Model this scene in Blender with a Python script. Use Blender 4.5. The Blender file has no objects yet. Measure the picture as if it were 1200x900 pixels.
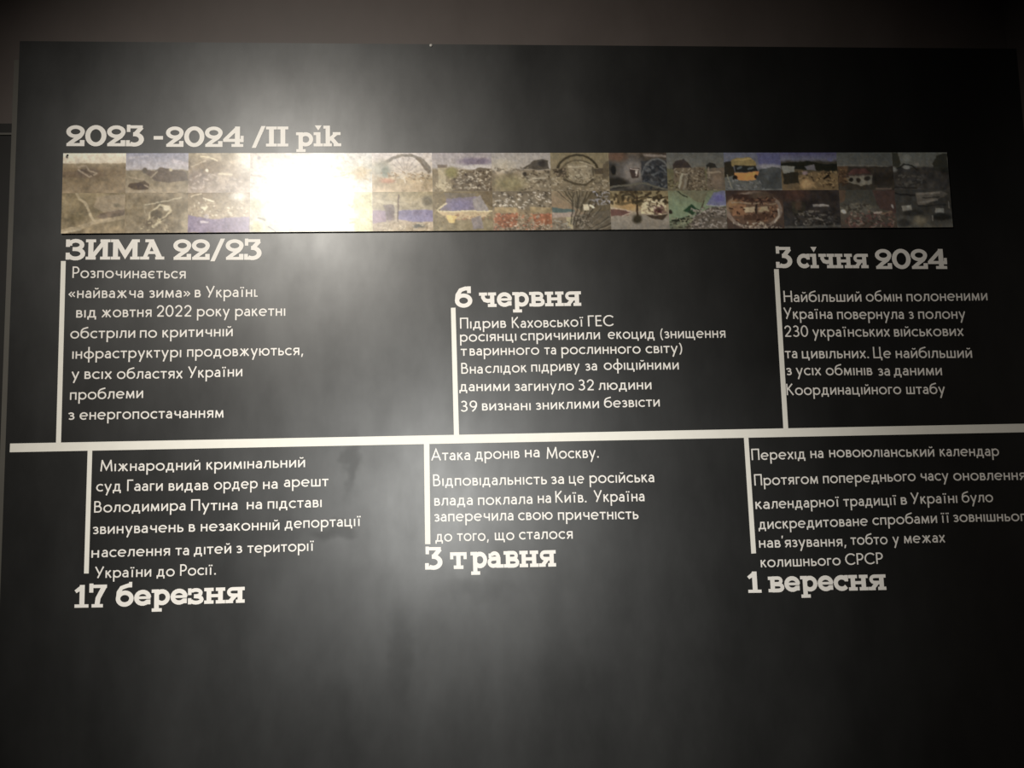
import bpy, math, random
import numpy as np
from mathutils import Matrix, Vector

# ------------------------------------------------------------------ camera, world, light, exposure
S = bpy.context.scene
COL = S.collection
FPX = 950.0                      # focal length in pixels of the 1200 x 900 frame
CAM = Vector((0.0, -3.0, 1.5))
YAW, PITCH, ROLL = (math.radians(a) for a in (3.743, 5.630, -1.4855))
fwd = Vector((math.sin(YAW) * math.cos(PITCH), math.cos(YAW) * math.cos(PITCH), math.sin(PITCH)))
rgt = Vector((math.cos(YAW), -math.sin(YAW), 0.0))
upv = rgt.cross(fwd)
cr, sr = math.cos(ROLL), math.sin(ROLL)
RGT = cr * rgt + sr * upv
UPV = -sr * rgt + cr * upv
cd = bpy.data.cameras.new('camera')
cam = bpy.data.objects.new('camera', cd)
COL.objects.link(cam)
cd.sensor_width = 36.0
cd.lens = 36.0 * FPX / 1200.0
cam.matrix_world = Matrix(((RGT.x, UPV.x, -fwd.x, CAM.x), (RGT.y, UPV.y, -fwd.y, CAM.y), (RGT.z, UPV.z, -fwd.z, CAM.z), (0, 0, 0, 1)))
S.camera = cam

W = bpy.data.worlds.new('room_ambient')
S.world = W
W.use_nodes = True
W.node_tree.nodes['Background'].inputs['Color'].default_value = (1.0, 0.86, 0.80, 1)
W.node_tree.nodes['Background'].inputs['Strength'].default_value = 0.012

def spot(name, loc, target, watts, size, blend, radius, col):
    d = bpy.data.lights.new(name, 'SPOT')
    d.energy = watts; d.spot_size = math.radians(size); d.spot_blend = blend
    d.shadow_soft_size = radius; d.color = col
    o = bpy.data.objects.new(name, d); COL.objects.link(o)
    o.location = loc
    o.rotation_euler = (Vector(target) - Vector(loc)).to_track_quat('-Z', 'Y').to_euler()
    return o
WARM = (1.0, 0.955, 0.87)
spot('ceiling_spot_light', (-1.102, -2.805, 3.43), (-0.154, 0.0, 1.427), 395.0, 91.2, 1.0, 0.05, WARM)
spot('hand_lamp_light', (-0.207, -3.467, 1.35), (-0.010, 0.0, 0.88), 352.0, 59.0, 1.0, 0.05, (0.97, 0.97, 0.93))

S.view_settings.view_transform = 'Standard'
S.view_settings.look = 'None'
S.view_settings.gamma = 1.0
S.view_settings.use_curve_mapping = False
S.view_settings.exposure = 0.0

# ------------------------------------------------------------------ helpers
def at(px, py, Y=0.0):
    """the point of the plane y = Y that stands at a pixel of the 1200 x 900 photograph"""
    d = RGT * (px - 600.0) + UPV * (450.0 - py) + fwd * FPX
    t = (Y - CAM.y) / d.y
    return CAM + d * t

def tag(o, label=None, cat=None, group=None, kind=None):
    if label: o['label'] = label
    if cat: o['category'] = cat
    if group: o['group'] = group
    if kind: o['kind'] = kind
    return o

def mesh_obj(name, verts, faces, mat, parent=None):
    me = bpy.data.meshes.new(name)
    me.from_pydata([tuple(v) for v in verts], [], faces)
    me.update()
    if mat: me.materials.append(mat)
    o = bpy.data.objects.new(name, me)
    COL.objects.link(o)
    if parent is not None: o.parent = parent
    return o

def empty(name, loc=(0, 0, 0), parent=None):
    o = bpy.data.objects.new(name, None)
    COL.objects.link(o)
    o.empty_display_size = 0.05
    o.location = loc
    if parent is not None: o.parent = parent
    return o

BOXF = [(0, 3, 2, 1), (4, 5, 6, 7), (0, 1, 5, 4), (1, 2, 6, 5), (2, 3, 7, 6), (3, 0, 4, 7)]
def box_vf(x0, x1, y0, y1, z0, z1):
    return [(x0, y0, z0), (x1, y0, z0), (x1, y1, z0), (x0, y1, z0), (x0, y0, z1), (x1, y0, z1), (x1, y1, z1), (x0, y1, z1)], list(BOXF)

def box(name, x0, x1, y0, y1, z0, z1, mat, parent=None, bevel=0.0):
    v, f = box_vf(x0, x1, y0, y1, z0, z1)
    o = mesh_obj(name, v, f, mat, parent)
    if bevel:
        m = o.modifiers.new('bevel', 'BEVEL'); m.width = bevel; m.segments = 2
    return o

def nodes_of(name):
    m = bpy.data.materials.new(name); m.use_nodes = True
    nt = m.node_tree
    return m, nt, nt.nodes['Principled BSDF']

def ramp(nt, src, stops):
    r = nt.nodes.new('ShaderNodeValToRGB')
    e = r.color_ramp.elements
    while len(e) < len(stops): e.new(0.5)
    for k, (p, c) in enumerate(stops):
        e[k].position = p
        e[k].color = (c, c, c, 1) if not isinstance(c, tuple) else (*c, 1)
    nt.links.new(src, r.inputs['Fac'])
    return r.outputs['Color']

def noise(nt, scale, detail=4.0, rough=0.55, stretch=(1, 1, 1)):
    tc = nt.nodes.new('ShaderNodeTexCoord')
    mp = nt.nodes.new('ShaderNodeMapping')
    mp.inputs['Scale'].default_value = stretch
    n = nt.nodes.new('ShaderNodeTexNoise')
    n.inputs['Scale'].default_value = scale
    n.inputs['Detail'].default_value = detail
    n.inputs['Roughness'].default_value = rough
    nt.links.new(tc.outputs['Object'], mp.inputs['Vector'])
    nt.links.new(mp.outputs['Vector'], n.inputs['Vector'])
    return n.outputs['Fac']

# ------------------------------------------------------------------ materials
def paint(name, c0, c1, r0, r1, spec, bump=0.02, scale=2.3, stretch=(1, 1, 0.6)):
    m, nt, b = nodes_of(name)
    n = noise(nt, scale, 6.0, 0.6, stretch)
    nt.links.new(ramp(nt, n, [(0.3, c0), (0.7, c1)]), b.inputs['Base Color'])
    nt.links.new(ramp(nt, n, [(0.3, r0), (0.72, r1)]), b.inputs['Roughness'])
    b.inputs['Specular IOR Level'].default_value = spec
    if bump:
        n2 = noise(nt, 260.0, 3.0, 0.6)
        bp = nt.nodes.new('ShaderNodeBump')
        bp.inputs['Strength'].default_value = bump
        bp.inputs['Distance'].default_value = 0.002
        nt.links.new(n2, bp.inputs['Height'])
        nt.links.new(bp.outputs['Normal'], b.inputs['Normal'])
    return m
def black_panel():
    m = paint('black_satin_paint', (0.0050, 0.0049, 0.0046), (0.0078, 0.0076, 0.0070), 0.385, 0.475, 0.78, 0.02, 2.6, (1, 1, 0.45))
    nt = m.node_tree; b = nt.nodes['Principled BSDF']; ln = nt.links
    n1 = noise(nt, 5.5, 5.0, 0.6, (1, 1, 0.55))       # roller marks: uneven sheen
    sp = ramp(nt, n1, [(0.3, 0.68), (0.7, 0.92)])
    tc = nt.nodes.new('ShaderNodeTexCoord')
    wob = nt.nodes.new('ShaderNodeTexNoise'); wob.inputs['Scale'].default_value = 14.0
    ln.new(tc.outputs['Object'], wob.inputs['Vector'])
    mixv = nt.nodes.new('ShaderNodeVectorMath'); mixv.operation = 'MULTIPLY_ADD'
    ln.new(wob.outputs['Color'], mixv.inputs[0]); mixv.inputs[1].default_value = (0.10, 0.0, 0.10); ln.new(tc.outputs['Object'], mixv.inputs[2])
    for (px, py, rx, rz, dull) in ((412, 545, 0.035, 0.13, 0.72), (396, 622, 0.085, 0.035, 0.74), (300, 625, 0.30, 0.05, 0.88), (560, 690, 0.16, 0.05, 0.85), (470, 770, 0.05, 0.20, 0.86), (660, 790, 0.10, 0.22, 0.85)):
        c = at(px, py)                                # smears on the paint
        su = nt.nodes.new('ShaderNodeVectorMath'); su.operation = 'SUBTRACT'
        ln.new(mixv.outputs[0], su.inputs[0]); su.inputs[1].default_value = (c.x + 0.05, 0.0, c.z + 0.05)
        sc = nt.nodes.new('ShaderNodeVectorMath'); sc.operation = 'MULTIPLY'
        ln.new(su.outputs[0], sc.inputs[0]); sc.inputs[1].default_value = (1 / rx, 0.0, 1 / rz)
        le = nt.nodes.new('ShaderNodeVectorMath'); le.operation = 'LENGTH'
        ln.new(sc.outputs[0], le.inputs[0])
        mr = nt.nodes.new('ShaderNodeMapRange'); mr.interpolation_type = 'SMOOTHSTEP'
        ln.new(le.outputs['Value'], mr.inputs['Value'])
        mr.inputs['From Min'].default_value = 0.3; mr.inputs['From Max'].default_value = 1.25
        mr.inputs['To Min'].default_value = dull; mr.inputs['To Max'].default_value = 1.0
        mu = nt.nodes.new('ShaderNodeMath'); mu.operation = 'MULTIPLY'
        ln.new(sp, mu.inputs[0]); ln.new(mr.outputs['Result'], mu.inputs[1]); sp = mu.outputs[0]
    ln.new(sp, b.inputs['Specular IOR Level'])
    return m
M_PANEL = black_panel()
M_BACK = paint('brown_grey_paint', (0.075, 0.060, 0.054), (0.092, 0.074, 0.067), 0.5, 0.58, 0.4, 0.05, 4.0)
M_DARK = paint('dark_side_paint', (0.008, 0.007, 0.006), (0.011, 0.0098, 0.0085), 0.5, 0.6, 0.4)
M_TRIM = paint('grey_edge_paint', (0.075, 0.070, 0.060), (0.095, 0.088, 0.076), 0.5, 0.6, 0.4)
M_FLOOR = paint('dark_floor', (0.03, 0.028, 0.025), (0.05, 0.046, 0.04), 0.5, 0.6, 0.4)
def plain(name, c, r, spec=0.5):
    m, nt, b = nodes_of(name)
    n = noise(nt, 30.0, 3.0)
    nt.links.new(ramp(nt, n, [(0.3, tuple(x * 0.96 for x in c)), (0.7, c)]), b.inputs['Base Color'])
    b.inputs['Roughness'].default_value = r
    b.inputs['Specular IOR Level'].default_value = spec
    return m
M_VINYL = plain('white_vinyl', (0.84, 0.80, 0.75), 0.45, 0.4)
M_BAR = plain('white_tape', (0.82, 0.79, 0.72), 0.5, 0.4)
M_BOARD = plain('grey_board_edge', (0.10, 0.095, 0.085), 0.5, 0.4)
M_STEEL = plain('dull_steel', (0.45, 0.43, 0.40), 0.4, 0.6)

m, nt, b = nodes_of('glossy_photo_print')
vc = nt.nodes.new('ShaderNodeVertexColor'); vc.layer_name = 'print'
nt.links.new(vc.outputs['Color'], b.inputs['Base Color'])
b.inputs['Roughness'].default_value = 0.33
b.inputs['Specular IOR Level'].default_value = 0.64
M_PHOTO = m

# ------------------------------------------------------------------ the setting
PXL = at(16.0, 250.0).x                    # left edge of the black panel
PXR = at(1190.5, 53.0).x
PZT = at(600.0, 52.5).z
tag(box('wall_front', PXL, PXR, 0.0, 0.05, 0.0, PZT, M_PANEL), kind='structure')
tag(box('wall_back', -3.2, PXR, 0.055, 0.16, 0.0, 3.75, M_BACK), kind='structure')
tag(box('trim_1', PXL - 0.022, PXL - 0.001, 0.008, 0.05, 0.0, PZT - 0.07, M_TRIM), kind='structure')
zl = at(6.0, 146.0, 0.03).z
tag(box('wall_left', -3.2, PXL - 0.024, 0.02, 0.05, 0.0, zl, M_DARK), kind='structure')
zt = at(6.0, 157.5, 0.02).z
tag(box('trim_2', -3.2, PXL - 0.024, 0.014, 0.02, zt - 0.004, zt + 0.004, M_TRIM), kind='structure')
tag(box('wall_right', PXR + 0.001, PXR + 0.1, -4.0, 0.16, 0.0, 3.75, M_BACK), kind='structure')
tag(box('floor', -3.2, PXR + 0.1, -4.0, 0.16, -0.1, 0.0, M_FLOOR), kind='structure')
tag(box('ceiling', -3.2, PXR + 0.1, -4.0, 0.16, 3.75, 3.85, M_DARK), kind='structure')

# ------------------------------------------------------------------ lettering
def arc(cx, cy, rx, ry, a0, a1, n=None):
    if n is None: n = max(4, int(abs(a1 - a0) / 17))
    return [(cx + rx * math.cos(math.radians(a0 + (a1 - a0) * k / n)), cy + ry * math.sin(math.radians(a0 + (a1 - a0) * k / n))) for k in range(n + 1)]
def ring(cx, cy, rx, ry): return arc(cx, cy, rx, ry, 0, 360, 26)
BW = 17.5
def L(*p, w=BW): return ('l', w, list(p))
def Z(pts, w=BW): return ('l', w, pts)
def R(x0, y0, x1, y1): return ('p', [(x0, y0), (x1, y0), (x1, y1), (x0, y1)])
def P(*p): return ('p', list(p))

X, C = 100, 155
def st(x, y0=0, y1=100): return L((x, y0), (x, y1))
def cyr_bowl(x, y0, y1, xr):                  # half-round bowl from a stem at x
    r = (y1 - y0) / 2
    return Z([(x, y1)] + arc(xr - r * 0.95, y0 + r, r * 0.95, r, 90, -90, 9) + [(x, y0)])
SANS = {
 'а': [st(70, 0, 60), Z([(70, 58)] + arc(43, 62, 27, 30, 0, 150, 8)), Z([(70, 57)] + [(44, 55)] + arc(38, 31.5, 27, 23.5, 100, 265, 9) + [(56, 12), (70, 26)])],
 'б': [Z(ring(54, 50, 45, 43)), Z([(9, 50), (10, 84), (18, 112), (34, 129), (58, 138), (94, 148)])],
 'в': [st(14), cyr_bowl(14, 54, 92, 62), cyr_bowl(14, 8, 54, 70)],
 'г': [st(14), L((14, 92), (62, 92))],
 'д': [L((0, 8), (100, 8)), L((8, -28), (8, 12)), L((92, -28), (92, 12)), L((22, 8), (31, 40), (35, 92), (77, 92)), st(77, 8, 100)],
 'е': [Z(arc(52, 50, 44, 43, 2, 312, 18)), L((10, 51), (94, 51), w=15)],
 'є': [Z(arc(54, 50, 44, 43, 48, 312, 16)), L((12, 51), (72, 51), w=15)],
 'ж': [st(62), L((60, 50), (12, 100)), L((58, 58), (6, 0)), L((64, 50), (112, 100)), L((66, 58), (118, 0))],
 'з': [Z([(8, 82)] + arc(36, 73, 24, 19.5, 120, -90, 10) + [(26, 53.5)]), Z([(26, 53.5)] + arc(36, 31, 30, 23, 90, -140, 11))],
 'и': [st(14), st(80), L((14, 8), (80, 92))],
 'й': [st(14), st(80), L((14, 8), (80, 92)), L((26, 134), (38, 124), (56, 124), (68, 134), w=14)],
 'і': [st(14)],
 'ʟ': [st(14), L((14, 8), (52, 8), w=16)],
 'ї': [st(24), R(0, 118, 19, 136), R(29, 118, 48, 136)],
 'к': [st(14), L((16, 46), (68, 100)), L((32, 62), (74, 0))],
 'л': [L((0, 7), (12, 10), (22, 30), (28, 92), (77, 92)), st(77)],
 'м': [L((10, 0), (17, 100)), L((16, 95), (54, 14), (92, 95)), L((91, 100), (98, 0))],
 'н': [st(14), st(78), L((14, 52), (78, 52))],
 'о': [Z(ring(54, 50, 46, 44))],
 'п': [st(14), st(78), L((14, 92), (78, 92))],
 'р': [st(14, -55, 100), Z(arc(54, 50, 43, 43, 155, -155, 18))],
 'с': [Z(arc(52, 50, 44, 43, 46, 314, 16))],
 'т': [st(40, 0, 92), L((0, 92), (80, 92))],
 'у': [L((8, 100), (48, 2)), L((84, 100), (26, -54))],
 'ф': [st(66, -52, 158), Z(ring(66, 50, 56, 43))],
 'х': [L((6, 0), (74, 100)), L((6, 100), (74, 0))],
 'ц': [st(14), st(80), L((14, 8), (98, 8)), L((96, -28), (96, 14))],
 'ч': [Z([(12, 100), (12, 66)] + arc(36, 66, 24, 22, 180, 270, 5) + [(74, 46)]), st(74)],
 'ш': [st(14), st(64), st(114), L((14, 8), (114, 8))],
 'щ': [st(14), st(64), st(114), L((14, 8), (132, 8)), L((130, -28), (130, 14))],
 'ь': [st(14), cyr_bowl(14, 8, 56, 70)],
 'ю': [st(14), L((14, 52), (46, 52)), Z(ring(90, 50, 43, 43))],
 'я': [st(72), Z([(72, 92)] + arc(32, 70, 22, 22, 90, 270, 9) + [(72, 48)]), L((42, 48), (10, 0))],
 'А': [L((4, 0), (60, 148), (116, 0)), L((24, 46), (96, 46))],
 'В': [st(14, 0, C), cyr_bowl(14, 84, 147, 78), cyr_bowl(14, 8, 84, 92)],
 'Г': [st(14, 0, C), L((14, 147), (80, 147))],
 'Е': [st(14, 0, C), L((14, 147), (80, 147)), L((14, 82), (74, 82)), L((14, 8), (82, 8))],
 'К': [st(14, 0, C), L((16, 72), (88, C)), L((34, 90), (98, 0))],
 'М': [L((8, 0), (22, C)), L((21, 146), (74, 24), (127, 146)), L((126, C), (140, 0))],
 'Н': [st(14, 0, C), st(108, 0, C), L((14, 80), (108, 80))],
 'П': [st(14, 0, C), st(102, 0, C), L((14, 147), (102, 147))],
 'Р': [st(14, 0, C), cyr_bowl(14, 66, 147, 84)],
 'С': [Z(arc(76, 77, 66, 71, 42, 318, 20))],
 'У': [L((4, C), (58, 44)), L((102, C), (32, 0))],
 'Ц': [st(14, 0, C), st(100, 0, C), L((14, 8), (120, 8)), L((118, -30), (118, 14))],
 '0': [Z(ring(50, 77, 41, 71))],
 '2': [Z([(10, 112)] + arc(46, 108, 36, 39, 170, -25, 12) + [(66, 70), (12, 8)]), L((8, 8), (88, 8))],
 '3': [Z(arc(42, 113, 31, 34, 150, -90, 13) + [(32, 79)]), Z([(32, 79)] + arc(42, 43, 38, 36, 90, -150, 14))],
 '9': [Z(ring(48, 106, 38, 42)), L((86, 106), (84, 76), (66, 36), (34, 2))],
 '.': [R(8, 0, 28, 20)],
 ',': [P((10, 18), (28, 18), (16, -26), (2, -26))],
 '(': [Z(arc(76, 58, 64, 104, 128, 232, 12), w=15)],
 ')': [Z(arc(-52, 58, 64, 104, 52, -52, 12), w=15)],
 '«': [L((46, 84), (12, 50), (46, 16), w=14), L((84, 84), (50, 50), (84, 16), w=14)],
 '»': [L((12, 84), (46, 50), (12, 16), w=14), L((50, 84), (84, 50), (50, 16), w=14)],
 "'": [P((8, 160), (26, 160), (18, 122), (8, 122))],
}
OPEN_L = set('оесєбфС0чтузхлдУаМА')          # letters whose left or right side is round or open: set closer
OPEN_R = set('оебфюьвз0рстугкхРСУГА')
H1 = 30.0; T = 21.0
def hst(xc, y0, y1, bl=30, br=30, tl=0, tr=0):      # slab stem with serifs
    o = [R(xc - H1 / 2, y0, xc + H1 / 2, y1)]
    if bl or br: o.append(R(xc - bl, y0, xc + br, y0 + T))
    if tl or tr: o.append(R(xc - tl, y1 - T, xc + tr, y1))
    return o
def HL(*p, w=27.0): return ('l', w, list(p))
def HZ(pts, w=27.0): return ('l', w, pts)
HC = 146
TWO = [HZ(ring(54, 101, 40, 32), 25), HZ([(92, 88), (78, 66), (46, 40), (18, 14)], 25), R(4, 0, 100, T), R(80, 0, 106, 42), P((4, 0), (44, 0), (44, 30), (18, 26))]
THREE = [R(8, HC - T, 98, HC), R(8, HC - 46, 28, HC + 4), HL((92, HC - 14), (54, 82), w=27), HZ([(44, 84)] + arc(52, 48, 40, 36, 92, -128, 13), 28), R(4, 2, 26, 42), R(4, 0, 50, T)]
SLAB = {
 '0': [HZ(ring(60, 73, 46, 60), 28)],
 '1': hst(52, 0, HC, 44, 40) + [P((6, 112), (18, 94), (40, 108), (52, HC), (46, HC))],
 '2': TWO, '3': THREE,
 '4': [HL((84, HC - 10), (12, 52), w=24), R(0, 36, 122, 58), R(70, 0, 100, HC), R(50, 0, 120, T), R(104, 34, 122, 80)],
 '6': [HZ(ring(56, 48, 42, 36), 28), HZ([(14, 48), (18, 88), (38, 122), (70, 134), (92, 130)], 27), R(80, 100, 104, HC + 2)],
 '7': [R(2, HC - T, 108, HC), R(2, HC - 50, 26, HC + 8), HL((92, HC - 12), (56, 60), (50, 12), w=30), R(18, 0, 86, T)],
 '/': [P((0, -10), (26, -10), (86, 150), (60, 150))],
 '-': [R(0, 48, 62, 72)],
 'I': hst(36, 0, HC, 34, 34, 34, 34),
 'З': [HZ([(24, 100)] + arc(58, 106, 38, 30, 158, -90, 11) + [(40, 77)], 27), HZ([(40, 76)] + arc(58, 42, 44, 34, 90, -160, 12), 28), R(0, 92, 24, HC), R(0, 0, 24, 50)],
 'И': hst(32, 0, HC, 30, 30, 30, 30) + hst(118, 0, HC, 30, 30, 30, 30) + [HL((36, 12), (114, HC - 12), w=26)],
 'М': hst(28, 0, HC, 28, 28, 28, 0) + hst(144, 0, HC, 28, 28, 0, 28) + [HL((32, HC - 6), (86, 34), (140, HC - 6), w=29)],
 'А': [HL((26, 8), (70, HC - 8), w=24), HL((66, HC - 8), (118, 8), w=31), R(40, 40, 104, 60), R(0, 0, 54, T), R(90, 0, 144, T), R(30, HC - T, 82, HC)],
 'ч': [R(0, 79, 58, 100), HZ([(28, 92), (28, 66), (40, 48), (62, 42), (92, 46)], 27)] + hst(94, 0, 100, 32, 30, 30, 28),
 'е': [HZ(arc(54, 50, 41, 37, 0, 318, 16), 27), R(20, 42, 104, 59), R(78, 8, 104, 38)],
 'р': hst(32, -40, 100, 30, 34, 32, 0) + [HZ(arc(66, 50, 38, 37, 160, -160, 16), 27)],
 'в': hst(32, 0, 100, 30, 0, 30, 0) + [HZ([(30, 90)] + arc(70, 72, 22, 18, 90, -90, 7) + [(30, 54)], 22), HZ([(30, 50)] + arc(72, 30, 28, 19.5, 90, -90, 7) + [(30, 10.5)], 24)],
 'н': hst(32, 0, 100, 30, 30, 30, 30) + hst(106, 0, 100, 30, 30, 30, 30) + [R(32, 40, 106, 60)],
 'я': hst(92, 0, 100, 26, 30, 0, 30) + [HZ([(92, 89)] + arc(44, 69, 24, 20, 90, 270, 8) + [(92, 48)], 22), HL((60, 46), (26, 8), w=26), R(0, 0, 48, T)],
 'т': hst(58, 0, 100, 34, 34) + [R(0, 79, 116, 100), R(0, 58, 22, 100), R(94, 58, 116, 100)],
 'а': [R(66, 0, 96, 64), R(66, 0, 116, T), HZ([(81, 60)] + arc(54, 62, 28, 27, 0, 140, 7), 24), R(12, 60, 34, 88), HZ([(80, 58), (52, 56)] + arc(44, 34, 28, 22, 100, 270, 8) + [(62, 14), (80, 26)], 24)],
 'с': [HZ(arc(54, 50, 41, 37, 40, 322, 15), 28), R(76, 60, 100, 100)],
 'б': [HZ(ring(58, 48, 43, 37), 28), HZ([(15, 48), (18, 88), (36, 116), (64, 126), (94, 134)], 25), R(84, 118, 104, HC + 6)],
 'з': [HZ([(22, 74)] + arc(50, 70, 32, 19.5, 150, -90, 10) + [(38, 51)], 23), HZ([(38, 50)] + arc(52, 29, 36, 19.5, 90, -160, 11), 24), R(0, 58, 22, 100), R(0, 0, 22, 38)],
 'і': hst(34, 0, 100, 32, 32, 32, 0) + [P((34, 112), (58, 148), (10, 148))],
 'к': hst(32, 0, HC, 30, 28, 30, 0) + [HL((40, 46), (92, 90), w=24), HL((58, 56), (96, 10), w=27), R(66, 79, 120, 100), R(72, 0, 124, T)],
}

def ribbon(pts, w):
    """left and right rails of a stroke of width w with mitred joints"""
    closed = len(pts) > 3 and math.hypot(pts[0][0] - pts[-1][0], pts[0][1] - pts[-1][1]) < 1e-6
    p = pts[:-1] if closed else pts
    n = len(p); h = w / 2; lo, ro = [], []
    for i in range(n):
        a = p[i - 1] if (i > 0 or closed) else None
        c = p[(i + 1) % n] if (i < n - 1 or closed) else None
        def unit(u, v):
            d = math.hypot(v[0] - u[0], v[1] - u[1]) or 1.0
            return ((v[0] - u[0]) / d, (v[1] - u[1]) / d)
        d1 = unit(a, p[i]) if a else None
        d2 = unit(p[i], c) if c else None
        if d1 is None: d1 = d2
        if d2 is None: d2 = d1
        nx, ny = -(d1[1] + d2[1]), d1[0] + d2[0]
        q = math.hypot(nx, ny)
        if q < 1e-6: nx, ny, q = -d1[1], d1[0], 1.0
        nx /= q; ny /= q
        k = min(h / max(0.35, nx * -d1[1] + ny * d1[0]), 2.4 * h)
        lo.append((p[i][0] + nx * k, p[i][1] + ny * k))
        ro.append((p[i][0] - nx * k, p[i][1] - ny * k))
    return lo, ro, closed

def glyph_extent(g):
    xs = []
    for s in g:
        if s[0] == 'l':
            lo, ro, _ = ribbon(s[2], s[1]); xs += [q[0] for q in lo + ro]
        else: xs += [q[0] for q in s[1]]
    return min(xs), max(xs)

def word_mesh(font, text, x0, x1, yb0, yb1, sy, parent, thick, gap, name):
    """one word cut from vinyl: its ink runs from x0 to x1 of the photograph, its foot from yb0 to yb1; sy = pixels per 100 units"""
    pen, pieces = 0.0, []
    prev = ''
    for ch in text:
        g = font[ch]; a, b_ = glyph_extent(g)
        
        if pieces and font is SANS: pen -= 5.0 * (ch in OPEN_L) + 5.0 * (prev in OPEN_R)
        prev = ch
        pieces.append((g, pen - a)); pen += (b_ - a) + gap
    tot = pen - gap
    kx = (x1 - x0) / tot
    V, F = [], []
    k_sy = sy / 100.0
    def put(q, off, h):
        u = (q[0] + off) * kx; v = q[1] * k_sy
        f = u / (x1 - x0)
        px = x0 + u; py = yb0 + (yb1 - yb0) * f - v
        px -= 0.00011 * (px - 333.0) * v
        w = at(px, py)
        return (w.x, -h, w.z)
    for g, off in pieces:
        for j, s in enumerate(g):
            h = thick + 0.00003 * j
            if s[0] == 'p':
                pts = s[1]; n = len(pts); b0 = len(V)
                V += [put(q, off, h) for q in pts] + [put(q, off, 0.0) for q in pts]
                F.append(tuple(range(b0, b0 + n)))
                F += [(b0 + i, b0 + n + i, b0 + n + (i + 1) % n, b0 + (i + 1) % n) for i in range(n)]
            else:
                lo, ro, closed = ribbon(s[2], s[1]); n = len(lo); b0 = len(V)
                for rail, hh in ((lo, h), (ro, h), (lo, 0.0), (ro, 0.0)):
                    V += [put(q, off, hh) for q in rail]
                for i in range(n if closed else n - 1):
                    k = (i + 1) % n
                    F.append((b0 + i, b0 + n + i, b0 + n + k, b0 + k))
                    F.append((b0 + i, b0 + k, b0 + 2 * n + k, b0 + 2 * n + i))
                    F.append((b0 + n + i, b0 + 3 * n + i, b0 + 3 * n + k, b0 + n + k))
                if not closed:
                    F.append((b0, b0 + 2 * n, b0 + 3 * n, b0 + n))
                    F.append((b0 + n - 1, b0 + 2 * n - 1, b0 + 4 * n - 1, b0 + 3 * n - 1))
    me = bpy.data.meshes.new(name)
    me.from_pydata([(v[0] - PARLOC[0], v[1] - PARLOC[1], v[2] - PARLOC[2]) for v in V], [], F)
    me.materials.append(M_VINYL)
    me.update()
    o = bpy.data.objects.new(name, me); COL.objects.link(o); o.parent = parent
    return o
PARLOC = (0, 0, 0)

def text_block(label, group, sx, lines):
    """lines: lists of (word, x0, x1, y0, y1)"""
    global PARLOC
    f = lines[0][0]; o = at(f[1], lines[-1][0][3])
    root = tag(empty('text_block', (o.x, 0, o.z)), label, 'text', group)
    PARLOC = (o.x, 0, o.z)
    for ln in lines:
        lr = empty('text_line', (0, 0, 0), root)
        for (t, x0, x1, y0, y1) in ln:
            word_mesh(SANS, t, x0, x1, y0, y1, sx, lr, 0.0006, 24.0, 'word')

def heading(label, words):
    global PARLOC
    o = at(words[0][1], words[0][3])
    root = tag(empty('date_heading', (o.x, 0, o.z)), label, 'heading', 'bold slab-lettered headings on the black wall')
    PARLOC = (o.x, 0, o.z)
    for (t, x0, x1, y0, y1, sy) in words:
        nm = 'number' if t[0].isdigit() else ('dash' if t == '-' else 'word')
        word_mesh(SLAB, t, x0, x1, y0, y1, sy, root, 0.0010, 3.0, nm)

PARA = 'white paragraphs along the timeline'
text_block('upper left white paragraph of eight lines, below the ЗИМА 22/23 heading', PARA, 8.6, [
 [('Розпочинається', 84.9, 217.6, 325.7, 326.4)],
 [('«найважча', 80, 168, 349.3, 349), ('зима»', 174.9, 223.3, 349, 348.5), ('в', 228.3, 235.3, 348.4, 348.3), ('Українʟ', 241.3, 302, 348.6, 347.8)],
 [('від', 89.3, 112.7, 372.2, 372), ('жовтня', 119, 177.6, 371.8, 371.3), ('2022', 183.7, 224.3, 371.1, 370.9), ('року', 230.9, 269.3, 370.8, 370.5), ('ракетні', 275.7, 334.3, 370.5, 370.1)],
 [('обстріли', 82.4, 158.4, 396.7, 395.8), ('по', 164, 184, 395.8, 395.6), ('критичній', 190.4, 272.7, 395.5, 394)],
 [('інфраструктурі', 84.7, 212.4, 420.5, 418.6), ('продовжуються,', 219.3, 355.3, 418.2, 416)],
 [('у', 83.7, 93, 444.2, 444), ('всіх', 99, 131, 444, 444), ('областях', 137, 214, 444, 443.3), ('України', 220.3, 284, 442.9, 441)],
 [('проблеми', 82, 167.7, 468.6, 466.3)],
 [('з', 80, 87.3, 492, 492), ('енергопостачанням', 93.3, 262, 491.9, 489.3)]])
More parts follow.
